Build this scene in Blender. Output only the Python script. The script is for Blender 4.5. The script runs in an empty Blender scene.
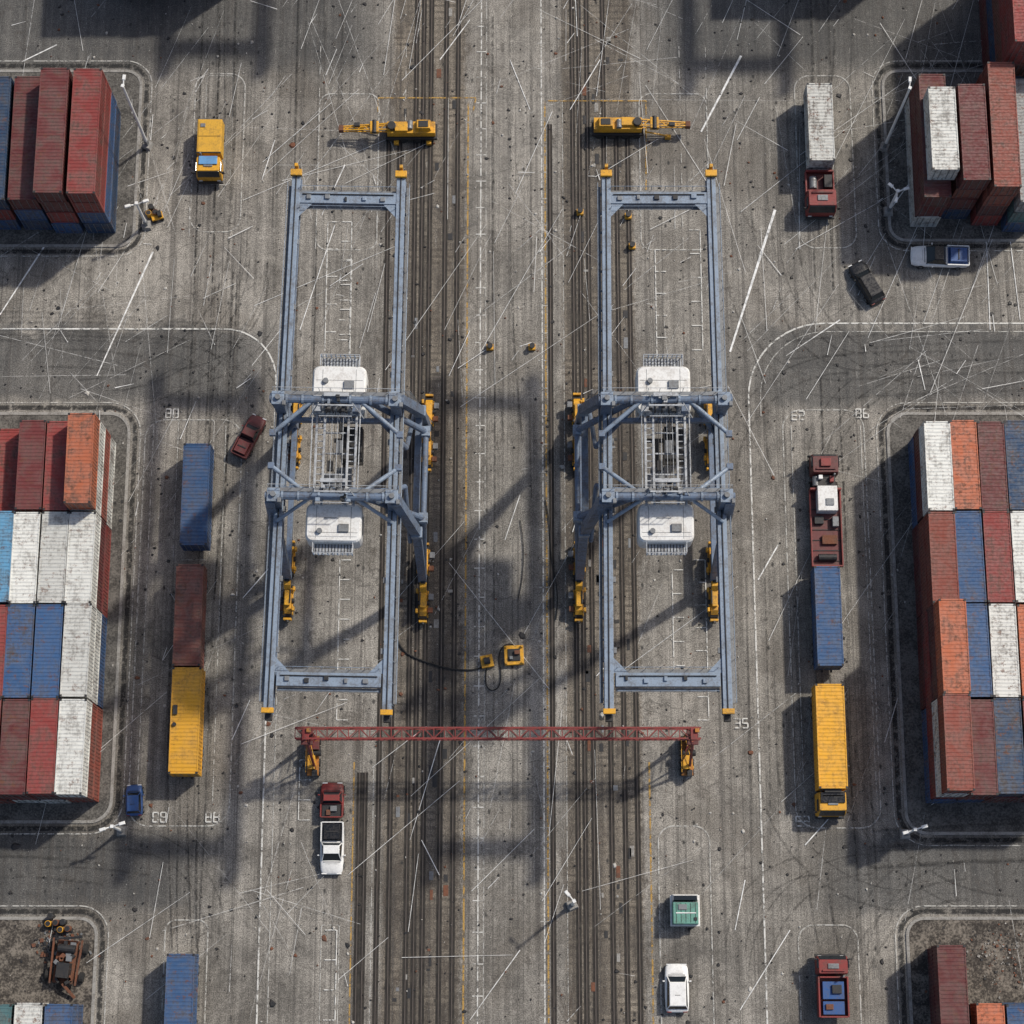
import bpy, math, random
from mathutils import Vector, Matrix
random.seed(7)
R=random.Random(11)
sc=bpy.context.scene
# ------------------------------------------------------------------ camera
T=math.radians(14.0); D=200.0; H=D*math.cos(T); YC=-D*math.sin(T); F=2000.0
cam=bpy.data.cameras.new("camera"); co=bpy.data.objects.new("camera",cam)
sc.collection.objects.link(co); sc.camera=co
co.location=(0,YC,H); co.rotation_euler=(T,0,0)
cam.sensor_width=36; cam.lens=F*36/1024; cam.clip_end=6000; cam.clip_start=1
# survey helper: aerial-survey reading -> site metres (x east, y north) for a point of known height
def site(u,v,z=0.0):
    w=(512-v)/F
    k=(H-z)/(math.cos(T)-w*math.sin(T))
    return ((u-512)/F*k, YC+k*(math.sin(T)+w*math.cos(T)))
# ------------------------------------------------------------------ light
sc.view_settings.view_transform='Standard'; sc.view_settings.look='None'; sc.view_settings.exposure=0
EL=math.radians(47); AZ=math.radians(52)
sd=Vector((math.sin(AZ)*math.cos(EL),math.cos(AZ)*math.cos(EL),math.sin(EL)))
w=bpy.data.worlds.new("World"); sc.world=w; w.use_nodes=True
nt=w.node_tree; sky=nt.nodes.new('ShaderNodeTexSky'); sky.sky_type='NISHITA'; sky.sun_disc=False
sky.sun_elevation=EL; sky.sun_rotation=AZ; sky.dust_density=3.0
bg=nt.nodes['Background']; bg.inputs[1].default_value=0.11; nt.links.new(sky.outputs[0],bg.inputs[0])
sl=bpy.data.lights.new("sun",'SUN'); sl.energy=3.3; sl.angle=math.radians(2.2); sl.color=(1,.94,.84)
so=bpy.data.objects.new("sun",sl); sc.collection.objects.link(so)
so.rotation_euler=(-sd).to_track_quat('-Z','Y').to_euler(); so.location=(60,60,90)
# ------------------------------------------------------------------ node helpers
class NT:
    def __init__(s,name):
        s.mat=bpy.data.materials.new(name); s.mat.use_nodes=True
        s.t=s.mat.node_tree; s.b=s.t.nodes['Principled BSDF']; s.out=s.t.nodes['Material Output']
    def set(s,sock,val):
        if hasattr(val,'is_output'): s.t.links.new(val,sock)
        elif isinstance(val,(tuple,list)) and len(val)==3 and sock.type=='RGBA': sock.default_value=(*val,1)
        else: sock.default_value=val
    def m(s,op,a,b=0.0,c=None,clamp=False):
        n=s.t.nodes.new('ShaderNodeMath'); n.operation=op; n.use_clamp=clamp
        s.set(n.inputs[0],a); s.set(n.inputs[1],b)
        if c is not None: s.set(n.inputs[2],c)
        return n.outputs[0]
    def pos(s):
        return s.t.nodes.new('ShaderNodeNewGeometry').outputs['Position']
    def objc(s): return s.t.nodes.new('ShaderNodeTexCoord').outputs['Object']
    def scale(s,v,x,y,z,loc=None):
        n=s.t.nodes.new('ShaderNodeVectorMath'); n.operation='MULTIPLY'
        s.t.links.new(v,n.inputs[0]); n.inputs[1].default_value=(x,y,z); o=n.outputs[0]
        return o
    def noise(s,v,sc_,det=4,rough=.55,dist=0):
        n=s.t.nodes.new('ShaderNodeTexNoise'); s.t.links.new(v,n.inputs['Vector'])
        n.inputs['Scale'].default_value=sc_; n.inputs['Detail'].default_value=det
        n.inputs['Roughness'].default_value=rough; n.inputs['Distortion'].default_value=dist
        return n.outputs[0]
    def vor(s,v,sc_,feat='F1',out=0):
        n=s.t.nodes.new('ShaderNodeTexVoronoi'); n.feature=feat; s.t.links.new(v,n.inputs['Vector'])
        n.inputs['Scale'].default_value=sc_; return n.outputs[out]
    def mr(s,v,a,b,c=0.0,d=1.0):
        n=s.t.nodes.new('ShaderNodeMapRange'); n.interpolation_type='SMOOTHSTEP'
        s.set(n.inputs[0],v); n.inputs[1].default_value=a; n.inputs[2].default_value=b
        n.inputs[3].default_value=c; n.inputs[4].default_value=d; return n.outputs[0]
    def mix(s,f,a,b,mode='MIX'):
        n=s.t.nodes.new('ShaderNodeMix'); n.data_type='RGBA'; n.blend_type=mode
        s.set(n.inputs[0],f); s.set(n.inputs[6],a); s.set(n.inputs[7],b); return n.outputs[2]
    def xyz(s,v):
        n=s.t.nodes.new('ShaderNodeSeparateXYZ'); s.t.links.new(v,n.inputs[0]); return n.outputs
    def bump(s,h,st,dist):
        n=s.t.nodes.new('ShaderNodeBump'); s.t.links.new(h,n.inputs['Height'])
        n.inputs['Strength'].default_value=st; n.inputs['Distance'].default_value=dist
        s.t.links.new(n.outputs[0],s.b.inputs['Normal'])
    def col(s,c): s.set(s.b.inputs['Base Color'],c)
    def rough(s,r): s.set(s.b.inputs['Roughness'],r)
_pc={}
def paint(name,c,rough=.45,metal=0.0,dirt=.5,dc=(.07,.055,.045)):
    if name in _pc: return _pc[name]
    n=NT(name); o=n.pos()
    a=n.noise(o,.9,4,.68); b=n.noise(o,6,2,.6)
    f=n.m('MULTIPLY',n.mr(n.m('ADD',n.m('MULTIPLY',a,.6),n.m('MULTIPLY',b,.4)),.42,.66),dirt)
    n.col(n.mix(f,c,dc)); n.rough(n.mr(b,.3,.7,rough-.1,rough+.2)); n.b.inputs['Metallic'].default_value=metal
    _pc[name]=n.mat; return n.mat
def glass():
    n=NT("dark_glass"); n.col((.015,.02,.025)); n.b.inputs['Roughness'].default_value=.12; return n.mat
GL=glass()
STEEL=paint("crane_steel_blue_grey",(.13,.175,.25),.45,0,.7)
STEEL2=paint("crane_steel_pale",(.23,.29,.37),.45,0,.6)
PALE=paint("pale_galvanised_metal",(.42,.44,.46),.5,.1,.6)
GREY=paint("grey_metal",(.2,.21,.22),.5,.2,.5)
DARK=paint("dark_metal",(.025,.026,.028),.5,.2,.3)
WHITE=paint("white_paint",(.78,.78,.76),.4,0,.22)
WHITED=paint("weathered_white_paint",(.74,.74,.72),.5,0,.4,(.25,.2,.16))
YEL=paint("yellow_paint",(.68,.34,.02),.45,0,.6)
RED=paint("red_paint",(.22,.028,.025),.5,0,.6)
MAROON=paint("maroon_paint",(.12,.022,.022),.5,0,.6)
BLUE=paint("blue_paint",(.03,.09,.26),.4,0,.4)
LBLUE=paint("light_blue_paint",(.12,.3,.55),.4,0,.3)
BLACK=paint("black_paint",(.012,.013,.015),.25,0,.2)
GREEN=paint("green_paint",(.12,.30,.24),.45,0,.5)
RUBBER=paint("rubber",(.018,.018,.018),.85,0,.3)
RUST=paint("rust",(.16,.06,.03),.8,0,.7)
CONC=paint("kerb_concrete",(.30,.29,.27),.85,0,.6)
RAILM=paint("rail_steel",(.13,.11,.095),.4,.5,.6)
GROOVE=paint("rail_groove",(.022,.019,.017),.9,0,.5,(.09,.08,.065))
# ------------------------------------------------------------------ mesh builder
class MB:
    def __init__(s): s.v=[];s.f=[];s.m=[];s.mats=[]
    def mi(s,mat):
        if mat not in s.mats: s.mats.append(mat)
        return s.mats.index(mat)
    def hexa(s,p,mat):
        b=len(s.v); s.v+= [tuple(q) for q in p]; i=s.mi(mat)
        for q in ((3,2,1,0),(4,5,6,7),(0,1,5,4),(1,2,6,5),(2,3,7,6),(3,0,4,7)):
            s.f.append(tuple(b+k for k in q)); s.m.append(i)
    def box(s,c,z,mat,rz=0,tx=1,ty=1,dy=0):
        x,y,h=z[0]/2,z[1]/2,z[2]/2; cr,sr=math.cos(rz),math.sin(rz); P=[]
        for k,(a,b2,oy) in enumerate(((1,1,0),(tx,ty,dy))):
            zz=c[2]+(-h if k==0 else h)
            for sx,sy in ((-1,-1),(1,-1),(1,1),(-1,1)):
                px,py=sx*x*a,sy*y*b2+oy
                P.append((c[0]+px*cr-py*sr,c[1]+px*sr+py*cr,zz))
        s.hexa(P,mat)
    def beam(s,p0,p1,w_,h_,mat):
        p0=Vector(p0);p1=Vector(p1);d=(p1-p0).normalized()
        up=Vector((0,0,1)) if abs(d.z)<.95 else Vector((0,1,0))
        a=d.cross(up).normalized(); b=a.cross(d).normalized(); a*=w_/2; b*=h_/2
        s.hexa([p0-a-b,p0+a-b,p1+a-b,p1-a-b,p0-a+b,p0+a+b,p1+a+b,p1-a+b],mat)
    def tube(s,p0,p1,r,mat,n=8,r2=None):
        if r2 is None:r2=r
        p0=Vector(p0);p1=Vector(p1);d=(p1-p0).normalized()
        up=Vector((0,0,1)) if abs(d.z)<.95 else Vector((0,1,0))
        a=d.cross(up).normalized(); b=a.cross(d).normalized(); k=len(s.v); i=s.mi(mat)
        for j in range(n):
            t=2*math.pi*j/n; e=a*math.cos(t)+b*math.sin(t)
            s.v.append(tuple(p0+e*r)); s.v.append(tuple(p1+e*r2))
        for j in range(n):
            q=(j+1)%n; s.f.append((k+2*j,k+2*q,k+2*q+1,k+2*j+1)); s.m.append(i)
        s.f.append(tuple(k+2*j for j in range(n))[::-1]); s.m.append(i)
        s.f.append(tuple(k+2*j+1 for j in range(n))); s.m.append(i)
    def poly(s,pts,mat):
        b=len(s.v); s.v+=[tuple(p) for p in pts]; s.f.append(tuple(range(b,b+len(pts)))); s.m.append(s.mi(mat))
    def line(s,p0,p1,wd,z,mat,t1=1.0):
        d=Vector((p1[0]-p0[0],p1[1]-p0[1])); 
        if d.length<1e-6:return
        d.normalize(); n=Vector((-d.y,d.x))*wd/2; m_=n*t1
        s.poly([(p0[0]-n.x,p0[1]-n.y,z),(p1[0]-m_.x,p1[1]-m_.y,z),(p1[0]+m_.x,p1[1]+m_.y,z),(p0[0]+n.x,p0[1]+n.y,z)],mat)
    def ribbon(s,pts,wd,z,mat,closed=False):
        n=len(pts); L=[]
        for i,p in enumerate(pts):
            a=pts[(i-1)%n] if (closed or i>0) else p; b=pts[(i+1)%n] if (closed or i<n-1) else p
            d=Vector((b[0]-a[0],b[1]-a[1])).normalized(); q=Vector((-d.y,d.x))*wd/2
            L.append(((p[0]-q.x,p[1]-q.y,z),(p[0]+q.x,p[1]+q.y,z)))
        k=len(s.v); i0=s.mi(mat)
        for a,b in L: s.v+=[a,b]
        for i in range(n if closed else n-1):
            j=(i+1)%n; s.f.append((k+2*i,k+2*j,k+2*j+1,k+2*i+1)); s.m.append(i0)
    def loft(s,st,mat):
        k=len(s.v); n=len(st[0]); i0=s.mi(mat)
        for r in st: s.v+=[tuple(p) for p in r]
        for a in range(len(st)-1):
            for j in range(n):
                q=(j+1)%n; s.f.append((k+a*n+j,k+a*n+q,k+(a+1)*n+q,k+(a+1)*n+j)); s.m.append(i0)
        s.f.append(tuple(range(k,k+n))[::-1]); s.m.append(i0)
        e=k+(len(st)-1)*n; s.f.append(tuple(range(e,e+n))); s.m.append(i0)
    def mesh(s,name):
        me=bpy.data.meshes.new(name); me.from_pydata(s.v,[],s.f)
        for m_ in s.mats: me.materials.append(m_)
        me.polygons.foreach_set('material_index',s.m); me.update(); return me
    def build(s,name,loc=(0,0,0),rz=0,bevel=0,parent=None):
        me=s.mesh(name); o=bpy.data.objects.new(name,me); sc.collection.objects.link(o)
        o.location=loc; o.rotation_euler=(0,0,rz)
        if bevel:
            md=o.modifiers.new('bevel','BEVEL'); md.width=bevel; md.segments=2; md.limit_method='ANGLE'
        if parent: o.parent=parent
        return o
def empty(name,loc,rz=0):
    e=bpy.data.objects.new(name,None); e.empty_display_size=.5; sc.collection.objects.link(e)
    e.location=loc; e.rotation_euler=(0,0,rz); return e
# ------------------------------------------------------------------ ground
g=NT("yard_concrete"); p=g.pos(); X,Y,Z=g.xyz(p)
n1=g.noise(p,.035,5,.6,.5); n2=g.noise(p,.22,6,.7,.8); n3=g.noise(p,2.2,3,.75)
st=g.noise(g.scale(p,1.3,.035,1),1,4,.62); st2=g.noise(g.scale(p,4,.12,1),1,3,.65)
nf=g.noise(p,9,1,.6); nm=g.noise(p,.08,4,.6,.8)
val=g.m('ADD',g.m('MULTIPLY',n1,.26),g.m('ADD',g.m('MULTIPLY',n2,.32),g.m('ADD',g.m('MULTIPLY',st,.22),g.m('ADD',g.m('MULTIPLY',st2,.10),g.m('MULTIPLY',n3,.16)))))
cx=g.t.nodes.new('ShaderNodeCombineXYZ'); g.set(cx.inputs[0],g.m('FLOOR',g.m('DIVIDE',g.m('ADD',X,2.5),6.0))); g.set(cx.inputs[1],g.m('FLOOR',g.m('DIVIDE',Y,7.5)))
wn=g.t.nodes.new('ShaderNodeTexWhiteNoise'); g.t.links.new(cx.outputs[0],wn.inputs['Vector'])
val=g.m('ADD',val,g.m('MULTIPLY',g.m('SUBTRACT',wn.outputs[0],.5),.03))
base=g.mix(g.mr(val,.40,.67),(.080,.073,.063),(.365,.34,.30))
base=g.mix(g.mr(nm,.48,.66,0,.55),base,(.115,.10,.082))
def band(v,a,b,s):
    return g.m('MULTIPLY',g.mr(v,a-s,a+s),g.mr(v,b-s,b+s,1,0))
ax=g.m('ABSOLUTE',X)
Yn=g.m('ADD',Y,g.m('MULTIPLY',g.m('SUBTRACT',n2,.5),6.0))
Xn=g.m('ADD',ax,g.m('MULTIPLY',g.m('SUBTRACT',n2,.5),8.0))
rA=g.m('MULTIPLY',band(Yn,11.4,19.5,.9),g.mr(Xn,20,29))
rB=g.m('MULTIPLY',band(Yn,-39.2,-31.8,.9),g.mr(Xn,27,34))
rC=g.m('MULTIPLY',g.mr(Yn,46.5,50),g.mr(Xn,12,18))
rm=g.m('MAXIMUM',rA,g.m('MAXIMUM',rB,rC))
asph=g.mix(g.mr(val,.4,.68),(.032,.033,.034),(.115,.112,.106))
c=g.mix(g.m('MULTIPLY',rm,.85),base,asph)
Xe=g.m('ADD',X,g.m('MULTIPLY',g.m('SUBTRACT',n3,.5),1.2))
bed=g.m('MAXIMUM',band(Xe,-12.4,-4.9,.35),band(Xe,5.2,12.6,.35))
slp=g.mr(g.m('SINE',g.m('MULTIPLY',Y,2*math.pi/.75)),.2,.6)
brown=g.mix(g.mr(val,.42,.66),(.040,.032,.025),(.24,.205,.16))
brown=g.mix(g.m('MULTIPLY',slp,g.mr(n2,.45,.62,0,.65)),brown,(.042,.034,.027))
c=g.mix(g.m('MULTIPLY',bed,.92),c,brown)
# grime spreading beside the tracks
near=g.m('MAXIMUM',band(Xe,-15.5,-3.6,1.5),band(Xe,3.4,14.5,1.5))
c=g.mix(g.m('MULTIPLY',near,g.mr(g.noise(g.scale(p,1,.35,1),.5,5,.75,.6),.50,.66,0,.7)),c,(.06,.047,.036))
bl=g.mr(g.noise(p,.45,5,.78,1.2),.555,.70,0,.7)
c=g.mix(bl,c,(.055,.047,.04))
bl2=g.mr(g.noise(p,1.3,4,.8,.8),.60,.70,0,.6)
c=g.mix(bl2,c,(.04,.034,.03))
ol=g.mr(g.vor(g.scale(p,1,.6,1),.7),.04,.15,.85,0); olr=g.mr(g.noise(p,.2,1),.45,.53)
c=g.mix(g.m('MULTIPLY',ol,olr),c,(.015,.015,.015))
dv=g.t.nodes.new('ShaderNodeVectorMath'); dv.operation='ADD'; nn=g.t.nodes.new('ShaderNodeTexNoise'); nn.inputs['Scale'].default_value=.8; nn.inputs['Detail'].default_value=3
g.t.links.new(p,nn.inputs['Vector']); g.t.links.new(nn.outputs['Color'],dv.inputs[0]); g.t.links.new(p,dv.inputs[1])
cr=g.m('MULTIPLY',g.mr(g.vor(dv.outputs[0],.16,'DISTANCE_TO_EDGE'),.0,.010,.5,0),g.mr(n1,.47,.56))
c=g.mix(cr,c,(.03,.028,.025))
jx=g.mr(g.m('PINGPONG',g.m('ADD',X,2.5),3.0),0,.07,.45,0); jy=g.mr(g.m('PINGPONG',Y,3.75),0,.06,.22,0)
c=g.mix(g.m('MULTIPLY',g.m('MAXIMUM',jx,jy),g.m('SUBTRACT',1.0,rm)),c,(.05,.047,.042))
tw=g.mr(g.noise(g.scale(p,2.6,.02,1),1,3,.6),.52,.65,0,.55); c=g.mix(tw,c,(.062,.056,.05))
sf=g.mr(g.noise(g.scale(p,2.2,.25,1),1,5,.82),.58,.74,0,.45)
c=g.mix(sf,c,(.44,.42,.38))
sk=g.mr(g.noise(p,5.5,2,.6),.67,.76,0,.6); c=g.mix(sk,c,(.5,.48,.44))
c=g.mix(.75,c,g.mix(g.mr(nf,.3,.7),(.22,.22,.22),(.78,.78,.78)),'OVERLAY')
g.col(c); g.rough(g.mr(n2,.35,.7,.7,.95)); g.bump(n3,.35,.03)
mb=MB(); mb.poly([(-2500,-2500,0),(2500,-2500,0),(2500,2500,0),(-2500,2500,0)],g.mat); mb.build("ground")
def worn(name,c_,lo,hi,al=1.0):
    n=NT(name); q=n.pos(); a=n.noise(q,1.6,3,.78)
    n.col(n.mix(n.mr(a,.4,.65),c_,tuple(x*.6 for x in c_))); n.b.inputs['Roughness'].default_value=.8; n.b.inputs['Specular IOR Level'].default_value=.2
    n.set(n.b.inputs['Alpha'],n.mr(a,lo,hi,al,.15*al)); return n.mat
WL=worn("worn_white_line",(.66,.65,.61),.48,.62,.9)
WL2=worn("faint_white_line",(.6,.59,.55),.45,.61,.65)
YL=worn("worn_yellow_line",(.52,.32,.09),.45,.6,.75)
SCR=worn("white_scrape",(.8,.8,.78),.62,.76,1)
SCR2=worn("faint_scrape",(.72,.72,.70),.48,.64,.62)
SKID=worn("skid_mark",(.02,.02,.02),.45,.6,.42)
SKID2=worn("faint_skid_mark",(.02,.02,.02),.45,.6,.24)
# ------------------------------------------------------------------ rails
def railtrack(xs,y0,y1):
    m_=MB()
    for x in xs:
        m_.poly([(x-.27,y0,.004),(x+.27,y0,.004),(x+.27,y1,.004),(x-.27,y1,.004)],GROOVE)
        m_.box((x,(y0+y1)/2,.03),(.10,y1-y0,.06),RAILM)
    return m_.build("crane_rail_track")
railtrack([-10.1,-8.55,-6.95,-5.7,-9.35],-300,300)
railtrack([-11.75,-12.9],-300,42)
railtrack([6.35,7.9,9.6,7.05],-300,300)
railtrack([10.9,12.1],-300,42)
railtrack([-14.2,-14.75],-300,-26)
railtrack([3.95],-300,42)
m_=MB()
for i in range(110):
    x=R.choice([-9.8,-7.7,-6.3,-11,7.5,8.7,10.2,11.5]); y=R.uniform(-49,55)
    m_.box((x+R.uniform(-.3,.3),y,.02),(R.uniform(.2,.5),R.uniform(.2,1.2),.05),R.choice([GREY,DARK,DARK,RUST,DARK,CONC]))
m_.build("trench_covers")
# ------------------------------------------------------------------ line markings
mk=MB()
zl=[.008]
def nz():
    zl[0]+=.0006; return zl[0]
def ln(a,b,wd=.14,mat=WL): mk.line(a,b,wd,nz(),mat)
def rrect(x0,y0,x1,y1,r,n=8):
    P=[]
    for cx,cy,a in ((x1-r,y1-r,0),(x0+r,y1-r,90),(x0+r,y0+r,180),(x1-r,y0+r,270)):
        for i in range(n+1):
            t=math.radians(a+90*i/n); P.append((cx+r*math.cos(t),cy+r*math.sin(t)))
    return P
def rr(u0,v0,u1,v1,r=2,wd=.13,mat=WL2):
    a=site(u0,v1);b=site(u1,v0); x0=(site(u0,v0)[0]+a[0])/2; x1=(site(u1,v1)[0]+b[0])/2
    mk.ribbon(rrect(x0,a[1],x1,b[1],r),wd,nz(),mat,True)
for x,mt,wd in ((-3.25,WL,.13),(3.1,WL,.13),(-4.6,YL,.17),(3.45,YL,.17),(-15.3,YL,.14),(13.3,YL,.17),(-2.7,WL2,.08),(-13.4,WL2,.08),(5.3,WL2,.08)):
    y1=300 if abs(x)<3.3 else (44.6 if x in(-4.6,3.45,5.3) else -25)
    ln((x,-300),(x,y1),wd,mt)
y=-50
while y<56:
    ln((-3.75,y),(-2.75,y),.1,WL); ln((2.7,y+1),(3.6,y+1),.1,WL2); y+=2.95
for a,b in (((378,98),(476,98)),((378,98),(378,112)),((476,98),(473,112)),((548,101),(646,101)),((646,101),(646,190))):
    ln(site(*a),site(*b),.15,YL)
def curve(pts,wd,mat): mk.ribbon(pts,wd,nz(),mat)
def sweep(xa,yl,r,sgn,yb,wd=.17,mat=WL):
    P=[(sgn*75,yl)]
    for i in range(13):
        t=math.radians(90*i/12); P.append((xa+sgn*r*(1-math.sin(t)),yl-r*(1-math.cos(t))))
    P.append((xa,yb)); curve(P,wd,mat)
sweep(-24.0,19.3,5.5,-1,-60); sweep(24.0,19.9,8,1,-60)
sweep(25.2,19.0,7,1,10,.1,WL2)
ln((-23.0,10),(-23.0,-55),.1,WL2); ln((-28.9,9),(-28.9,-29),.1,WL2)
for xx in (-36.2,35.2,28.2): ln((xx,9),(xx,-29.5),.1,WL2)
rr(193,74,243,232,1.6); rr(137,420,236,826,2); rr(163,920,206,1060,1); rr(797,76,853,248,1.6); rr(789,410,872,828,2)
rr(800,925,860,1060,1.5); rr(318,94,378,250,1.2); rr(640,94,708,250,1.2)
rr(205,76,232,185,.4,.08); rr(176,420,212,560,.3,.08,WL2)
rr(660,826,712,1060,1.5); rr(320,925,338,1060,.2,.08)
for (u,va,vb,n,dr) in ((352,222,360,8,-1),(328,222,360,6,1),(700,230,350,6,-1),(340,560,720,9,1),(705,560,720,8,-1),(672,570,690,6,1),(300,760,820,4,1),(352,260,360,5,-1),(655,250,360,6,1),(337,930,1020,4,-1)):
    a=site(u,va); b=site(u,vb); ln(a,(a[0],b[1]),.11)
    for i in range(n):
        yy=a[1]+(b[1]-a[1])*i/(n-1); ln((a[0]+.05*dr,yy),(a[0]+dr*1.1,yy),.11)
for xx in (-20.3,-11.2,17.7,20.5):
    yy=28
    while yy<50: ln((xx,yy),(xx,yy+1.3),.09,WL2); yy+=2.4
def digit(ch,x,y,h=.9,wd=.13):
    S={'8':'abcdefg','3':'abcdg','6':'acdefg','E':'adefg','5':'acdfg','2':'abdeg'}[ch]; w_=h*.55
    Q={'a':((0,h),(w_,h)),'b':((w_,h),(w_,h/2)),'c':((w_,h/2),(w_,0)),'d':((0,0),(w_,0)),'e':((0,0),(0,h/2)),'f':((0,h/2),(0,h)),'g':((0,h/2),(w_,h/2))}
    for k in S: ln((x+Q[k][0][0],y+Q[k][0][1]),(x+Q[k][1][0],y+Q[k][1][1]),wd,WL)
for tx,u,v in (("88",153,822),("88",206,822),("E2",792,420),("E3",796,826),("86",856,418),("35",735,728),("88",166,418)):
    a=site(u,v)
    for i,ch in enumerate(tx): digit(ch,a[0]+i*.75,a[1])
mk.build("painted_lane_markings")
# ------------------------------------------------------------------ scrapes and skids
mk=MB(); zl[0]=.06
def scr(u0,v0,u1,v1,wd=.1,mat=SCR):
    a=site(u0,v0); b=site(u1,v1); mk.line(a,b,wd,nz(),mat,R.uniform(.3,1))
for t in ((775,210,730,352,.28),(741,56,701,132,.24),(153,252,97,376,.2),(52,235,0,315,.18),(805,845,832,815,.13),(272,565,243,598,.13),(778,545,758,580,.14),
          (335,225,300,330,.09),(440,740,410,840,.09),(840,320,786,356,.13),(57,45,22,62,.13),(275,140,262,180,.1),(745,880,735,930,.1),(3,329,90,329,.1),
          (520,495,505,540,.09),(905,640,915,700,.1),(985,210,990,330,.1),(520,950,470,1020,.08),(232,740,250,700,.09),(790,930,740,1010,.08),
          (345,165,322,215,.12),(600,60,570,110,.1),(510,60,530,110,.08),(955,120,890,210,.09),(1010,240,1020,320,.1),(918,360,925,390,.12),(115,388,134,384,.1),(440,60,470,20,.1)):
    scr(*t[:4],t[4])
for i in range(400):
    u=R.uniform(-20,1044); v=R.uniform(-10,1034)
    if i<190: u=R.choice([R.uniform(560,1000),R.uniform(0,520)]); v=R.uniform(0,400)
    L=R.choice([R.uniform(6,22),R.uniform(25,70),R.uniform(50,150),R.uniform(60,200)]); a=math.radians(R.gauss(64,20) if R.random()<.75 else R.uniform(0,180))
    scr(u,v,u+L*math.cos(a),v-L*math.sin(a),R.uniform(.04,.08) if L<50 else R.uniform(.028,.05),R.choice([SCR,SCR2]))
for (cu,cv,n) in ((960,90,22),(940,370,20),(90,330,14),(640,60,14),(340,150,10),(250,880,10),(600,260,8)):
    for i in range(n):
        a=R.uniform(0,2*math.pi); r=R.uniform(50,170); b=a+R.gauss(0,.5)
        scr(cu+R.uniform(-60,60),cv+R.uniform(-60,60),cu+r*math.cos(b),cv+r*math.sin(b),R.uniform(.03,.05),SCR2)
mk.build("pale_scrape_marks")
mk=MB(); zl[0]=.03
for i in range(18):
    s=R.choice([-1,1]); cy=R.choice([15.5,15.5,-35.5,-35.5]); ex=R.uniform(22,34)
    r=R.uniform(6,16); up=R.choice([-1,1]); cx_=s*(ex+r); yy=cy+R.uniform(-3,3)-up*r
    a=math.pi if s>0 else 0; b=math.pi/2 if up>0 else -math.pi/2
    if s>0 and up<0: b=math.pi*1.5
    for d in (0,1.9):
        mk.ribbon([(cx_+(r+d)*math.cos(a+(b-a)*i/22),yy+(r+d)*math.sin(a+(b-a)*i/22)) for i in range(23)],R.uniform(.12,.25),nz(),SKID2)
for i in range(46):
    x=R.choice([R.gauss(-31.5,1.2),R.gauss(31,1.6),R.uniform(-26,-18),R.uniform(18,28),R.uniform(-2,2.0),R.gauss(-31.5,.8)]); y0=R.uniform(-50,45); L=R.uniform(6,40); dx=R.gauss(0,.6)
    for d in (0,1.85):
        mk.ribbon([(x+d+dx*math.sin(k/10*math.pi/2),y0+L*k/10) for k in range(11)],R.uniform(.12,.24),nz()-.0002,R.choice([SKID2,SKID2,SKID]))
for i in range(12):
    y=R.choice([R.gauss(15.5,2.2),R.gauss(-35.5,1.8)]); s=R.choice([-1,1]); x0=R.uniform(26,40); L=R.uniform(10,30)
    for d in (0,1.9): mk.ribbon([(s*(x0+L*k/8),y+d+math.sin(k/8*2)*.8) for k in range(9)],R.uniform(.15,.3),nz(),SKID2)
mk.build("tyre_skid_marks")
DB=[DARK,DARK,DARK,RUST,paint("debris_pale",(.5,.48,.44),.8),DARK,DARK]
m_=MB()
for i in range(2600):
    x=R.uniform(-52,52); y=R.uniform(-51,58); r=abs(R.gauss(0,.08))+.03; k=R.randint(5,7); mt=R.choice(DB); ph=R.uniform(0,6)
    if R.random()<.015: r*=2.2
    base_=[(x+r*R.uniform(.5,1.5)*math.cos(ph+6.283*j/k),y+r*R.uniform(.5,1.5)*math.sin(ph+6.283*j/k)) for j in range(k)]
    h=R.uniform(.09,.14); b=len(m_.v)
    m_.v+=[(a[0],a[1],.002) for a in base_]+[(x+(a[0]-x)*.6,y+(a[1]-y)*.6,h) for a in base_]; ii=m_.mi(mt)
    for j in range(k): q=(j+1)%k; m_.f.append((b+j,b+q,b+k+q,b+k+j)); m_.m.append(ii)
    m_.f.append(tuple(range(b+k,b+2*k))); m_.m.append(ii)
m_.build("scattered_debris")
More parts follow.
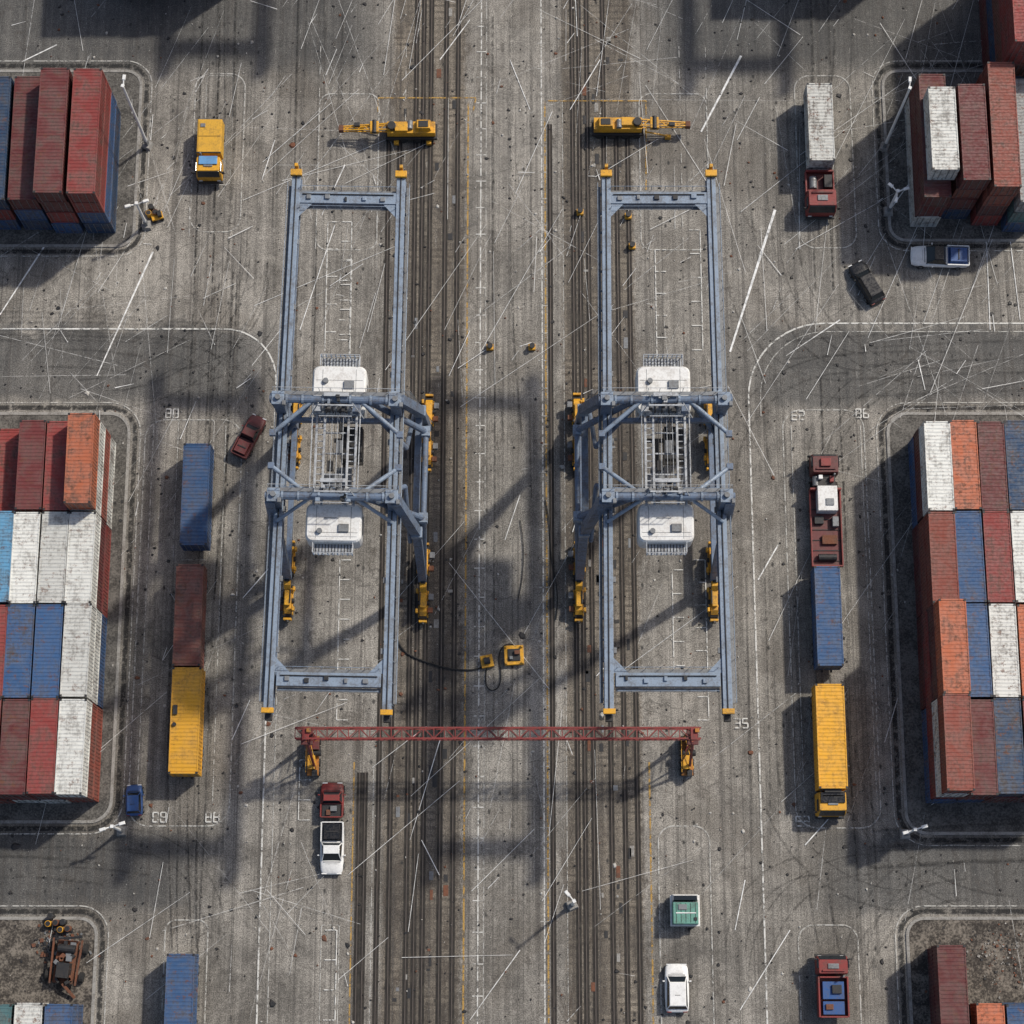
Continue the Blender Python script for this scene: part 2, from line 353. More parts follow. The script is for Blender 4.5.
# ------------------------------------------------------------------ kerbed islands
isl=NT("island_surface"); q=isl.pos(); a=isl.noise(q,.5,5,.7); b=isl.noise(q,6,2,.65)
isl.col(isl.mix(isl.mr(isl.m('ADD',isl.m('MULTIPLY',a,.5),isl.m('MULTIPLY',b,.5)),.38,.64),(.045,.042,.038),(.16,.15,.135))); isl.rough(.95); isl.bump(b,.4,.04)
drt=NT("dirt_surface"); q=drt.pos(); a=drt.noise(q,.6,5,.75); b=drt.noise(q,5,3,.7)
drt.col(drt.mix(drt.mr(drt.m('ADD',drt.m('MULTIPLY',a,.55),drt.m('MULTIPLY',b,.45)),.42,.62),(.035,.03,.026),(.21,.185,.155))); drt.rough(.95); drt.bump(b,.6,.06)
worn_g=worn("gutter_stain",(.03,.03,.03),.48,.6,.7)
def island(x0,y0,x1,y1,r,surf):
    m_=MB(); o=rrect(x0,y0,x1,y1,r); n=rrect(x0+.3,y0+.3,x1-.3,y1-.3,r-.3); k=len(o)
    m_.v+=[(p_[0],p_[1],0) for p_ in o]+[(p_[0],p_[1],.13) for p_ in o]+[(p_[0],p_[1],.13) for p_ in n]+[(p_[0],p_[1],.07) for p_ in n]; i=m_.mi(CONC)
    for j in range(k):
        q=(j+1)%k
        for l in range(3): m_.f.append((l*k+j,l*k+q,(l+1)*k+q,(l+1)*k+j)); m_.m.append(i)
    m_.poly([(p_[0],p_[1],.071) for p_ in n],surf)
    m_.ribbon(rrect(x0-.5,y0-.5,x1+.5,y1+.5,r+.5),.45,.103,worn_g,True)
    m_.ribbon(rrect(x0-1.0,y0-1.0,x1+1.0,y1+1.0,r+1),.12,.105,WL2,True)
    m_.build("kerbed_container_island")
island(-64,-30.9,-38.5,10.4,2.2,isl.mat); island(37.8,-32,64,10.4,2.2,isl.mat)
island(-66,28.2,-39,48.2,1.8,isl.mat); island(39,28.8,66,48.2,1.8,isl.mat)
island(-66,-75,-39.3,-39.7,1.8,drt.mat); island(37.4,-75,66,-39.7,1.8,drt.mat)
# ------------------------------------------------------------------ containers
cm=NT("container_paint"); oi=cm.t.nodes.new('ShaderNodeObjectInfo'); oc=cm.objc(); OA=oi.outputs['Alpha']
off=cm.t.nodes.new('ShaderNodeCombineXYZ'); rnd=cm.m('MULTIPLY',oi.outputs['Random'],300.0)
for k in range(3): cm.t.links.new(rnd,off.inputs[k])
ov=cm.t.nodes.new('ShaderNodeVectorMath'); ov.operation='ADD'; cm.t.links.new(oc,ov.inputs[0]); cm.t.links.new(off.outputs[0],ov.inputs[1]); q=ov.outputs[0]
a=cm.noise(q,.55,5,.7,.6); b=cm.noise(q,4,2,.7); d=cm.noise(cm.scale(q,3.2,.35,1),1,4,.7); d2=cm.noise(cm.scale(q,.5,5,1),1,3,.7)
e=cm.m('ADD',cm.m('MULTIPLY',a,.35),cm.m('ADD',cm.m('MULTIPLY',b,.22),cm.m('ADD',cm.m('MULTIPLY',d,.27),cm.m('MULTIPLY',d2,.16))))
c1=cm.mix(cm.m('MULTIPLY',cm.mr(a,.35,.65,0,.35),OA),oi.outputs['Color'],cm.mix(.5,oi.outputs['Color'],(.33,.31,.28)))
c1=cm.mix(cm.m('MULTIPLY',cm.mr(e,.475,.60,0,.8),OA),c1,(.07,.052,.04))
c1=cm.mix(cm.m('MULTIPLY',cm.mr(cm.noise(q,1.4,4,.82),.565,.64,0,.85),OA),c1,(.13,.05,.025))
cm.col(c1); cm.rough(cm.mr(b,.3,.7,.5,.85)); CMAT=cm.mat
_cm={}
def cmesh(L):
    if L in _cm: return _cm[L]
    m_=MB(); W=2.44; Hh=2.59
    for sx in (-1,1):
        for sy in (-1,1): m_.box((sx*(W/2-.08),sy*(L/2-.08),Hh/2),(.16,.16,Hh),CMAT)
        m_.box((sx*(W/2-.05),0,Hh-.06),(.1,L-.33,.12),CMAT); m_.box((sx*(W/2-.05),0,.08),(.1,L-.33,.16),CMAT)
    for sy in (-1,1):
        m_.box((0,sy*(L/2-.06),Hh-.07),(W-.33,.12,.14),CMAT); m_.box((0,sy*(L/2-.06),.08),(W-.33,.12,.16),CMAT)
        for sx in (-1,1): m_.box((sx*(W/2-.09),sy*(L/2-.09),Hh+.012),(.2,.2,.03),DARK)
    Y0=-L/2+.12; n=int((L-.24)/.36); pch=(L-.24)/n; pr=[]
    for i in range(n):
        for t,z in ((0,0),(.22,0),(.32,1),(.68,1),(.78,0)): pr.append((Y0+(i+t)*pch,z))
    pr.append((L/2-.12,0)); xw=W/2-.1
    for (y0,z0),(y1,z1) in zip(pr[:-1],pr[1:]):
        a0=Hh-.06+z0*.03; a1=Hh-.06+z1*.03
        m_.poly([(-xw,y0,a0),(xw,y0,a0),(xw,y1,a1),(-xw,y1,a1)],CMAT)
        for sx in (-1,1):
            x0=sx*(W/2-.07+z0*.045); x1=sx*(W/2-.07+z1*.045)
            m_.poly([(x0,y0,.16),(x1,y1,.16),(x1,y1,Hh-.12),(x0,y0,Hh-.12)][::sx],CMAT)
    m_.poly([(-xw,-L/2+.06,.1),(xw,-L/2+.06,.1),(xw,-L/2+.06,Hh-.1),(-xw,-L/2+.06,Hh-.1)],CMAT)
    m_.poly([(xw,L/2-.06,.1),(-xw,L/2-.06,.1),(-xw,L/2-.06,Hh-.1),(xw,L/2-.06,Hh-.1)],CMAT)
    for x in (-.85,-.35,.35,.85): m_.tube((x,-L/2+.02,.12),(x,-L/2+.02,Hh-.12),.03,GREY,6)
    m_.poly([(-xw,Y0,.15),(-xw,-Y0,.15),(xw,-Y0,.15),(xw,Y0,.15)],DARK)
    _cm[L]=m_.mesh("container_%g"%L); return _cm[L]
COL=dict(dr=(.12,.022,.022),r=(.23,.035,.03),rb=(.24,.055,.035),o=(.45,.125,.055),w=(.64,.64,.60),b=(.03,.085,.20),db=(.018,.05,.11),lb=(.10,.28,.45),y=(.66,.33,.02),t=(.07,.16,.17),br=(.17,.05,.035),g=(.3,.31,.31))
def cont(x,y,z,L,c_,rz=0,parent=None,sx=1.0,name="shipping_container"):
    o=bpy.data.objects.new(name,cmesh(L)); sc.collection.objects.link(o); o.location=(x,y,z); o.rotation_euler=(0,0,rz)
    j=R.uniform(.82,1.12); o.color=(*[k*j for k in COL[c_]],(.45 if c_=='y' else R.uniform(.6,1.0))); o.scale=(sx,1,1)
    if parent:o.parent=parent
    return o
LV=2.62
def stack(x,y,L,cols,sx=1.0):
    for i,c_ in enumerate(cols): cont(x+R.uniform(-.07,.07),y+R.uniform(-.1,.1),.09+i*LV,L,c_,R.uniform(-.006,.006),sx=sx)
pool=['dr','r','b','db','db','w','br','rb','dr']
def und(n): return [R.choice(pool) for _ in range(n)]
rows=[2.7,-6.35,-15.4,-24.45]
Lx=[-41.15,-43.8,-46.45,-49.1,-51.75,-54.4]; Rx=[-q_ for q_ in Lx]
LT=[['o','r','dr','r','b','r'],['w','w','w','lb','r','w'],['w','b','b','r','dr','b'],['w','r','dr','r','b','db']]
LH=[[4,3,3,2,3,3],[3,3,3,3,3,2],[3,3,3,3,3,3],[3,3,3,3,3,3]]
RT=[['w','o','dr','db','r','b'],['rb','b','r','w','w','r'],['o','b','w','o','r','w'],['rb','dr','db','r','b','b']]
RH=[[3,3,3,3,3,3],[3,3,3,3,3,3],[4,3,3,3,3,3],[4,3,3,3,3,2]]
for j,y in enumerate(rows):
    for i in range(6):
        stack(Lx[i],y,8.9,und(LH[j][i]-1)+[LT[j][i]],1.04); stack(Rx[i],y,8.9,und(RH[j][i]-1)+[RT[j][i]],1.04)
for i,(x,hh,c_) in enumerate(((-42.5,4,'r'),(-45.75,4,'dr'),(-49.0,3,'dr'),(-52.2,3,'db'),(-55.5,3,'r'))):
    stack(x,(36.9 if hh==3 else 36.5),13.4,(['b','r','dr'] if i%2 else ['db','b','r'])[:hh-1]+[c_],1.16)
stack(42.6,37.2,13.4,['w','dr','dr'],1.1); cont(42.9,36.7,.09+3*LV,8.9,'w',0,sx=1.1)
stack(45.8,36.5,10.3,['db','dr','br'],1.12); cont(45.9,36.3,.09+3*LV,10.3,'dr',0.003,sx=1.1)
stack(48.9,37.2,13.4,['r','dr','rb','rb'],1.1); stack(52.1,36.6,13.4,['b','t','g'],1.1)
for x,c_ in ((51.2,'r'),(54.5,'r')): stack(x,51.5,13.4,['dr','db','br','r',c_],1.1)
for i,c_ in enumerate(['b','w','t','r','w']): stack(-41.6-2.75*i,-52.2,8.9,['db' if i%2 else 'b',c_],1.04)
stack(40.6,-48.6,12.0,['dr','dr'],1.08)
for i,c_ in enumerate(['o','b','r','r']): stack(43.9+2.75*i,-52.2,8.9,['db',c_],1.04)
for i in range(5): stack(-30-2.8*i,64,12.0,['r','b','dr','r'],1.0)  # unseen stacks added beyond the north edge to throw shade into view
for i in range(5): stack(30+2.8*i,66,12.0,['b','r','dr','w'],1.0)  # likewise added out of view for the shade at upper right
# ------------------------------------------------------------------ cranes
def crane(x,y,mir,rz,name="gantry_crane"):
    root=empty(name,(x,y,0),rz); s=mir
    m_=MB(); gz=22.0
    def gxx(q_,yy): return (1 if q_>0 else -1)*(5.12-.006*(yy+23))
    for gx in (-1,1):
        A=lambda yy,z_,o=0: (gxx(gx,yy)+gx*o,yy,z_)
        m_.beam(A(-23.6,gz),A(26.5,gz),.62,1.4,STEEL)
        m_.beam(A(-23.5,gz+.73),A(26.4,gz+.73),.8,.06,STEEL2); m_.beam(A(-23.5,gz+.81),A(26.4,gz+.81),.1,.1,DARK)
        m_.beam(A(-23.5,gz-.72),A(26.4,gz-.72),.78,.05,STEEL)
        for k in range(26): m_.beam(A(-22.6+k*1.9,gz,.33),A(-22.6+k*1.9,gz+.01,.44),.08,1.3,STEEL2)
        m_.box((gxx(gx,26.4),26.4,gz+.95),(1.05,.6,.4),YEL); m_.tube((gxx(gx,26.4),27.3,gz),(gxx(gx,26.4),26.6,gz),.28,DARK,8)
        m_.box((gxx(gx,-23.3),-23.4,gz+.95),(1.05,.45,.4),YEL); m_.box((gxx(gx,-23),-23.9,gz),(.6,.5,.7),DARK)
        m_.box((gxx(gx,27),27.0,gz+1.0),(.3,.3,.9),YEL)
        m_.beam(A(-22.5,gz-.3,.62),A(25.6,gz-.3,.62),.3,.04,GREY)
        for hz in (.3,.75): m_.beam(A(-22.6,gz+hz,.78),A(25.6,gz+hz,.78),.04,.04,STEEL2)
        for k in range(26): m_.beam(A(-22.5+k*1.9,gz-.3,.78),A(-22.5+k*1.9,gz+.75,.78),.04,.04,STEEL2)
        for k in range(7): m_.box((gxx(gx,0)-gx*.45,-18+k*6.3,gz+.4),(.25,.5,.3),GREY)
    for ey,tk in ((24.1,.95),(-20.6,1.05)):
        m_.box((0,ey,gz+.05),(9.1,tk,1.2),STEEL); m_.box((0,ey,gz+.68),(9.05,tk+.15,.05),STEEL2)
        for sy in (-1,1):
            m_.box((0,ey+sy*(tk/2+.3),gz+.1),(9.0,.35,.05),GREY)
            m_.beam((-4.4,ey+sy*(tk/2+.5),gz+1.1),(4.4,ey+sy*(tk/2+.5),gz+1.1),.05,.05,STEEL2)
            for k in range(8): m_.beam((-4.4+k*1.25,ey+sy*(tk/2+.5),gz+.1),(-4.4+k*1.25,ey+sy*(tk/2+.5),gz+1.1),.05,.05,STEEL2)
        for k in range(5): m_.box((-3.6+k*1.7,ey+R.uniform(-.2,.2),gz+.8),(R.uniform(.2,.6),.4,.2),R.choice([GREY,DARK,STEEL2]))
        m_.tube((-4.2,ey+.3,gz+.78),(4.2,ey+.3,gz+.78),.06,DARK,6)
    for sx in (-1,1):
        m_.poly([(sx*4.5,23.6,gz+.6),(sx*4.5,22.2,gz+.6),(sx*3.2,23.6,gz+.6)][::sx],STEEL2); m_.poly([(sx*4.75,-20.0,gz+.6),(sx*4.75,-18.6,gz+.6),(sx*3.4,-20.0,gz+.6)][::-sx],STEEL2)
    m_.build("main_girders",parent=root,bevel=.03)
    m_=MB(); fy=(3.8,-5.0); zt=25.6
    for i,yy in enumerate(fy):
        m_.tube((-5.9,yy,zt),(5.9,yy,zt),.36,STEEL,12)
        for k in (-4.4,-3.0,-1.2,1.2,3.0,4.4): m_.tube((k-.1,yy,zt),(k+.1,yy,zt),.45,STEEL2,12)
        for gx in (-5.15,5.15):
            m_.box((gx,yy,(gz+zt)/2+.2),(.9,1.0,zt-gz),STEEL); m_.box((gx,yy,zt+.3),(1.1,1.2,.25),STEEL2)
            m_.tube((gx,yy,zt+.4),(gx,yy,zt+.75),.25,GREY,10); m_.box((gx+.55,yy-.5,zt+.35),(.3,.4,.5),GREY)
        m_.box((0,yy+.55,zt+.1),(11.2,.35,.04),GREY)
        m_.beam((-5.6,yy+.75,zt+1.1),(5.6,yy+.75,zt+1.1),.05,.05,PALE)
        for k in range(12): m_.beam((-5.6+k*1.018,yy+.75,zt+.1),(-5.6+k*1.018,yy+.75,zt+1.1),.05,.05,PALE)
    sy=(1,-1); by=(8.1,-7.3)
    for i in (0,1):
        yy=fy[i]; 
        for sd_,bx in ((s,6.9),(-s,6.3)):
            top=Vector((sd_*5.5,yy+sy[i]*.2,zt-.3)); bot=Vector((sd_*bx,by[i],2.6)); mid=top.lerp(bot,.38)+Vector((sd_*.9 if sd_==s else 0,0,0))
            m_.beam(top,mid,.85,.85,STEEL); m_.beam(mid,bot,.8,.7,STEEL); m_.box(mid,(1.0,1.0,.8),STEEL2)
            m_.tube((sd_*2.2,yy,zt-.1),(sd_*5.9,yy-sy[i]*2.6,gz-2.5),.25,STEEL,10)
            m_.tube((sd_*5.9,yy-sy[i]*2.6,gz-2.5),tuple(top.lerp(bot,.5)),.22,STEEL,8)
            m_.tube((sd_*2.0,yy,zt),(sd_*5.6,yy-sy[i]*2.9,zt-.8),.2,STEEL2,10)
            m_.tube((sd_*1.6,yy+.1,zt+.1),(sd_*5.1,yy+sy[i]*1.6,gz+.9),.17,STEEL2,8)
            m_.box((sd_*5.6,yy-sy[i]*2.9,zt-.8),(.55,.55,.5),STEEL)
    for sd_,bx,zz in ((s,6.75,15.5),(-s,5.7,17.5)):
        m_.beam((sd_*(bx),5.4,zz),(sd_*(bx),-6.2,zz),.6,.8,STEEL)
    for sd_,bx in ((s,6.85),(-s,6.25)):
        m_.beam((sd_*bx,8.0,3.1),(sd_*bx,-7.2,3.1),.5,.7,STEEL)
    for i in (0,1):
        m_.tube((s*2.6,fy[i],zt+.1),(s*7.5,fy[i]-sy[i]*.3,17.0),.3,STEEL,10); m_.tube((s*7.5,fy[i]-sy[i]*.3,17.0),(s*7.0,by[i],3.2),.32,STEEL,10)
        m_.box((s*7.5,fy[i]-sy[i]*.3,17.0),(.8,.9,.8),STEEL2)
    m_.tube((s*7.5,3.5,17),(s*7.5,-4.7,17),.26,STEEL,10)
    for dx in (-.25,.25): m_.beam((s*7.2+dx,8.6,3),(s*6.1+dx,5.2,24),.06,.06,GREY)
    for k in range(30):
        t=k/29; m_.beam((s*7.2-.25-s*1.1*t,8.6-3.4*t,3+21*t),(s*7.2+.25-s*1.1*t,8.6-3.4*t,3+21*t),.05,.05,GREY)
    m_.build("portal_legs",parent=root,bevel=.04)
    m_=MB()
    for sd_,bx in ((s,6.95),(-s,6.35)):
        for cy in by:
            x0=sd_*bx
            m_.box((x0,cy,2.5),(.65,2.4,.6),YEL,ty=.7); m_.box((x0,cy,1.9),(.5,5.4,.45),YEL)
            m_.box((x0,cy,2.9),(.5,1.0,.3),DARK)
            for k in (-2.1,2.1):
                m_.box((x0,cy+k,1.35),(.7,2.6,.45),YEL,ty=.7); m_.box((x0,cy+k,1.62),(.45,.8,.2),DARK)
                for dx in (-.42,.42):
                    for j in (-.55,.55): m_.box((x0+dx,cy+k+j,.95),(.12,.8,.4),YEL)
                for j in (-1.15,0,1.15):
                    m_.tube((x0-.38,cy+k+j,.56),(x0+.38,cy+k+j,.56),.54,RUBBER,14); m_.tube((x0-.5,cy+k+j,.56),(x0+.5,cy+k+j,.56),.2,YEL,10)
                m_.tube((x0-.62,cy+k,1.2),(x0+.62,cy+k,1.2),.25,DARK,10)
                m_.box((x0+sd_*.75,cy+k+.6,1.2),(.5,.6,.6),GREY); m_.box((x0+sd_*.7,cy+k-.7,1.1),(.5,.5,.5),RUST)
            for e_ in (-3.9,3.9): m_.box((x0,cy+e_,.9),(.8,.22,.6),YEL); m_.tube((x0,cy+e_,1.0),(x0,cy+e_*1.08,1.0),.2,DARK,8)
            for k in (-3,-1,1,3): m_.box((x0-sd_*.6,cy+k,1.7),(.22,.4,.6),YEL)
            m_.tube((x0-sd_*.3,cy-2.5,2.2),(x0-sd_*.3,cy+2.5,2.2),.07,DARK,6)
    m_.build("travel_bogies",parent=root,bevel=.03)
    m_=MB()
    for hy,wd,ln_ in ((5.25,4.8,4.5),(-6.9,4.9,3.5)):
        P=rrect(-wd/2,hy-ln_/2,wd/2,hy+ln_/2,.6,4); P2=rrect(-wd/2+.15,hy-ln_/2+.15,wd/2-.15,hy+ln_/2-.15,.5,4)
        m_.loft([[(a_[0],a_[1],21.4) for a_ in P],[(a_[0],a_[1],23.7) for a_ in P],[(a_[0],a_[1],23.9) for a_ in P2]],WHITED)
        sgn=1 if hy>0 else -1; ye=hy+sgn*(ln_/2+.5)
        m_.box((0,ye,23.0),(3.4,.95,.06),PALE)
        for k in range(12): m_.box((-1.55+k*.28,ye,23.06),(.07,.95,.05),DARK)
        for k in range(9): m_.beam((-1.7+k*.425,ye+sgn*.5,23.0),(-1.7+k*.425,ye+sgn*.5,24.1),.06,.06,LBLUE)
        for zz in (23.55,24.1):
            m_.beam((-1.75,ye+sgn*.5,zz),(1.75,ye+sgn*.5,zz),.07,.07,PALE)
            for sx in (-1,1): m_.beam((sx*1.75,ye+sgn*.5,zz),(sx*1.75,ye-sgn*.5,zz),.06,.06,PALE)
        m_.box((.9,hy+sgn*.5,24.0),(.9,.7,.22),GREY); m_.tube((-1.2,hy+sgn*.8,23.9),(-1.2,hy+sgn*.8,24.2),.25,GREY,10)
        m_.box((-.2,hy-sgn*.4,23.93),(1.3,.05,.08),GREY)
        for k in (-.5,.5): m_.box((k*wd*.62,hy,23.9),(.04,ln_-.6,.05),GREY)
        m_.box((0,hy+sgn*.9,23.9),(wd-.6,.04,.05),GREY)
        m_.box((wd/2+.02,hy,22.7),(.05,1.6,.6),GL)
        m_.beam((-wd/2+.3,hy-ln_/2+.3,24.7),(wd/2-.3,hy-ln_/2+.3,24.7),.05,.05,PALE)
    m_.build("machine_house",parent=root,bevel=.02)
    m_=MB()
    for x0 in (-1.75,-1.05,1.05,1.75): m_.beam((x0,3.6,24.6),(x0,-5.6,24.6),.2,.3,PALE)
    for k in range(15):
        for a_ in (-1,1): m_.beam((a_*1.05,3.3-k*.6,24.5),(a_*1.75,3.3-k*.6,24.5),.1,.1,PALE)
    for k in range(5): m_.beam((-1.05,3.0-k*1.9,24.4),(1.05,3.0-k*1.9,24.4),.14,.14,PALE)
    for k in range(6): x0=-.6+k*.24; m_.tube((x0,3.4,25.1),(x0*1.1,-5.0,25.1),.035,PALE if k%2 else DARK,4)
    for yy in (3.2,-4.6):
        m_.tube((-1.3,yy,25.3),(1.3,yy,25.3),.4,GREY,12); m_.box((1.75,yy,25.2),(.7,.9,.8),STEEL); m_.box((-1.7,yy,25.1),(.7,.8,.7),PALE)
        for k in (-.9,-.3,.3,.9): m_.tube((k-.05,yy,25.3),(k+.05,yy,25.3),.55,DARK,14)
        m_.box((0,yy-1.1,26.3),(2.9,.08,.08),PALE); m_.box((0,yy+.9,26.2),(2.2,.35,.2),PALE); m_.box((0,yy-.2,26.6),(3.1,.14,.14),PALE)
        for k in range(9): m_.box((R.uniform(-1.6,1.6),yy+R.uniform(-.9,.9),26.0+R.uniform(-.3,.3)),(R.uniform(.15,.5),R.uniform(.15,.5),.3),R.choice([GREY,DARK,PALE,STEEL2,DARK]))
        for k in range(6): m_.beam((-1.4+k*.56,yy-1.1,25.0),(-1.4+k*.56,yy-1.1,26.3),.05,.05,PALE)
        for a_ in (-1,1): m_.beam((a_*1.5,yy,26.6),(a_*2.4,yy-.9,25.0),.09,.09,PALE)
    m_.box((.3,-.2,24.4),(.6,1.2,.4),GREY); m_.box((-.5,-1.9,24.3),(.5,.9,.5),DARK); m_.box((.4,1.6,24.4),(.4,.8,.4),DARK)
    for xx in (-2.1,2.1):
        for zz in (25.0,25.5): m_.beam((xx,3.4,zz),(xx,-5.3,zz),.05,.05,PALE)
        for k in range(9): m_.beam((xx,3.4-k*1.08,24.5),(xx,3.4-k*1.08,25.5),.05,.05,PALE)
    for yy in (2.6,-3.8): m_.box((0,yy,23.2),(9.2,.4,.6),STEEL)
    m_.box((1.1,1.0,20.6),(1.9,3.0,2.2),DARK); m_.box((1.1,1.0,20.4),(1.96,3.06,1.0),GL); m_.box((-.6,-2.6,20.6),(1.6,1.6,1.6),GREY)
    m_.box((0,-.6,15.0),(.4,7.6,.4),DARK); m_.box((0,-.6,15.5),(1.4,1.8,.6),GREY)
    for e_ in (-4.3,3.1): m_.box((0,e_,15.0),(2.3,.35,.35),DARK)
    for a_ in (-.5,.5):
        for b_ in (-1.3,.1): m_.tube((a_,b_,24.5),(a_,b_,15.2),.03,DARK,4)
    m_.build("hoist_trolley",parent=root,bevel=.02)
    return root
crane(-15.5,0,1,-.018); crane(13.5,0,-1,0)
crane(-15.5,84,1,0); crane(40,82,-1,0)  # unseen cranes added north of the frame to cast shadows into its top edge
# ------------------------------------------------------------------ red truss gantry
def truss():
    root=empty("truss_gantry",(0,-23.3,0)); m_=MB(); x0,x1=-20.2,17.6; zb,zt=7.4,8.4
    for yy in (-.5,.5):
        m_.beam((x0,yy,zb),(x1,yy,zb),.13,.13,RED); m_.beam((x0,yy,zt),(x1,yy,zt),.15,.15,RED)
    n=38; d=(x1-x0)/n
    for k in range(n):
        a=x0+k*d; b=a+d; f=1 if k%2 else -1
        m_.beam((a,-.5*f,zt),(b,.5*f,zt),.08,.08,RED); m_.beam((a,-.5*f,zb),(b,.5*f,zb),.07,.07,MAROON)
        m_.beam((a,-.5,zt),(a,.5,zt),.08,.08,RED)
        for yy in (-.5,.5): m_.beam((a,yy,zb if k%2 else zt),(b,yy,zt if k%2 else zb),.07,.07,RED)
    m_.build("lattice_beam",parent=root)
    m_=MB(); OR=paint("orange_paint",(.42,.16,.02),.5,0,.8)
    for xx in (-19.2,16.9):
        for yy in (-.9,.9):
            m_.beam((xx,yy*.7,zb),(xx+.2,yy*1.6-1.0,1.0),.22,.22,RED); m_.beam((xx,yy*.7,zb),(xx-.6,yy*1.2-.8,1.2),.14,.14,OR)
        for k in range(5): m_.beam((xx-.3,-1.0,2+k*1.1),(xx+.4,.5,2.6+k*1.1),.09,.09,RED)
        m_.box((xx,-.1,zb-.2),(1.1,1.7,.4),MAROON); m_.box((xx,-.1,zt+.2),(.6,1.1,.3),RED); m_.box((xx+.3,.2,zt+.45),(.4,.4,.3),OR)
        m_.box((xx,-1.2,.8),(1.1,3.8,.5),OR); m_.box((xx-.1,-1.9,1.4),(.7,1.3,.8),YEL); m_.box((xx+.25,-.3,1.5),(.7,.8,.8),MAROON); m_.box((xx-.3,.4,1.3),(.5,.5,.6),DARK)
        m_.box((xx+.2,-2.9,1.2),(.5,.6,.5),DARK); m_.tube((xx-.8,-1.0,1.4),(xx+.8,-1.0,1.4),.3,DARK,12)
        for yy in (-2.7,-1.8,-.6,.3):
            for dx in (-.55,.55): m_.tube((xx+dx-.12,yy,.42),(xx+dx+.12,yy,.42),.4,DARK,12)
        m_.beam((xx-.6,-2.9,1.9),(xx-.6,.4,1.9),.06,.06,YEL); m_.beam((xx+.5,-2.6,2.2),(xx-.3,.4,2.6),.07,.07,YEL)
    m_.build("end_carriages",parent=root,bevel=.02)
truss()
# ------------------------------------------------------------------ yellow boom machines
def boom(u,v,flip):
    x,y=site(u,v,2); root=empty("rail_boom_machine",(x,y,0),0 if not flip else math.pi); m_=MB()
    m_.box((2.6,0,1.5),(5.0,1.3,.9),YEL); m_.box((3.9,.1,2.2),(1.6,1.1,.7),YEL,tx=.85,ty=.85); m_.box((3.9,.1,2.58),(1.0,.7,.08),DARK)
    m_.box((1.6,-.1,2.1),(1.3,.9,.4),YEL); m_.tube((.6,0,2.0),(.6,0,2.5),.45,DARK,14); m_.tube((2.5,-.3,2.1),(2.5,.6,2.1),.3,GREY,12)
    m_.box((2.6,0,.8),(5.4,1.7,.4),DARK)
    for k in (.6,1.8,3.2,4.5):
        for yy in (-.75,.75): m_.tube((k,yy-.15,.45),(k,yy+.15,.45),.42,RUBBER,12)
    for yy in (-.35,.35):
        m_.beam((.6,yy,2.2),(-4.8,yy*.5,1.7),.14,.14,YEL); m_.beam((.4,yy,1.6),(-4.8,yy*.5,1.3),.12,.12,YEL)
    for k in range(9):
        t=k/9;t2=(k+1)/9; f=1 if k%2 else -1
        m_.beam((.6-5.4*t,.35*f*(1-.5*t),2.2-.5*t),(.6-5.4*t2,-.35*f*(1-.5*t2),2.2-.5*t2),.1,.1,YEL)
    m_.box((-1.2,0,1.9),(.9,1.2,.6),YEL); m_.tube((-1.2,-.7,2.1),(-1.2,.7,2.1),.25,DARK,10); m_.box((-4.7,0,1.5),(.5,.6,.7),RUST); m_.box((-3,0.2,2.1),(.6,.4,.4),DARK)
    m_.beam((-.2,.6,1.2),(-2.6,.8,.6),.14,.14,YEL); m_.box((-2.7,.8,.3),(.6,.4,.5),YEL)
    for a in (1.0,4.4): m_.box((a,-1.0,.4),(.5,.5,.4),YEL)
    m_.build("machine_body",parent=root,bevel=.03)
boom(386,127,False); boom(643,123,True)
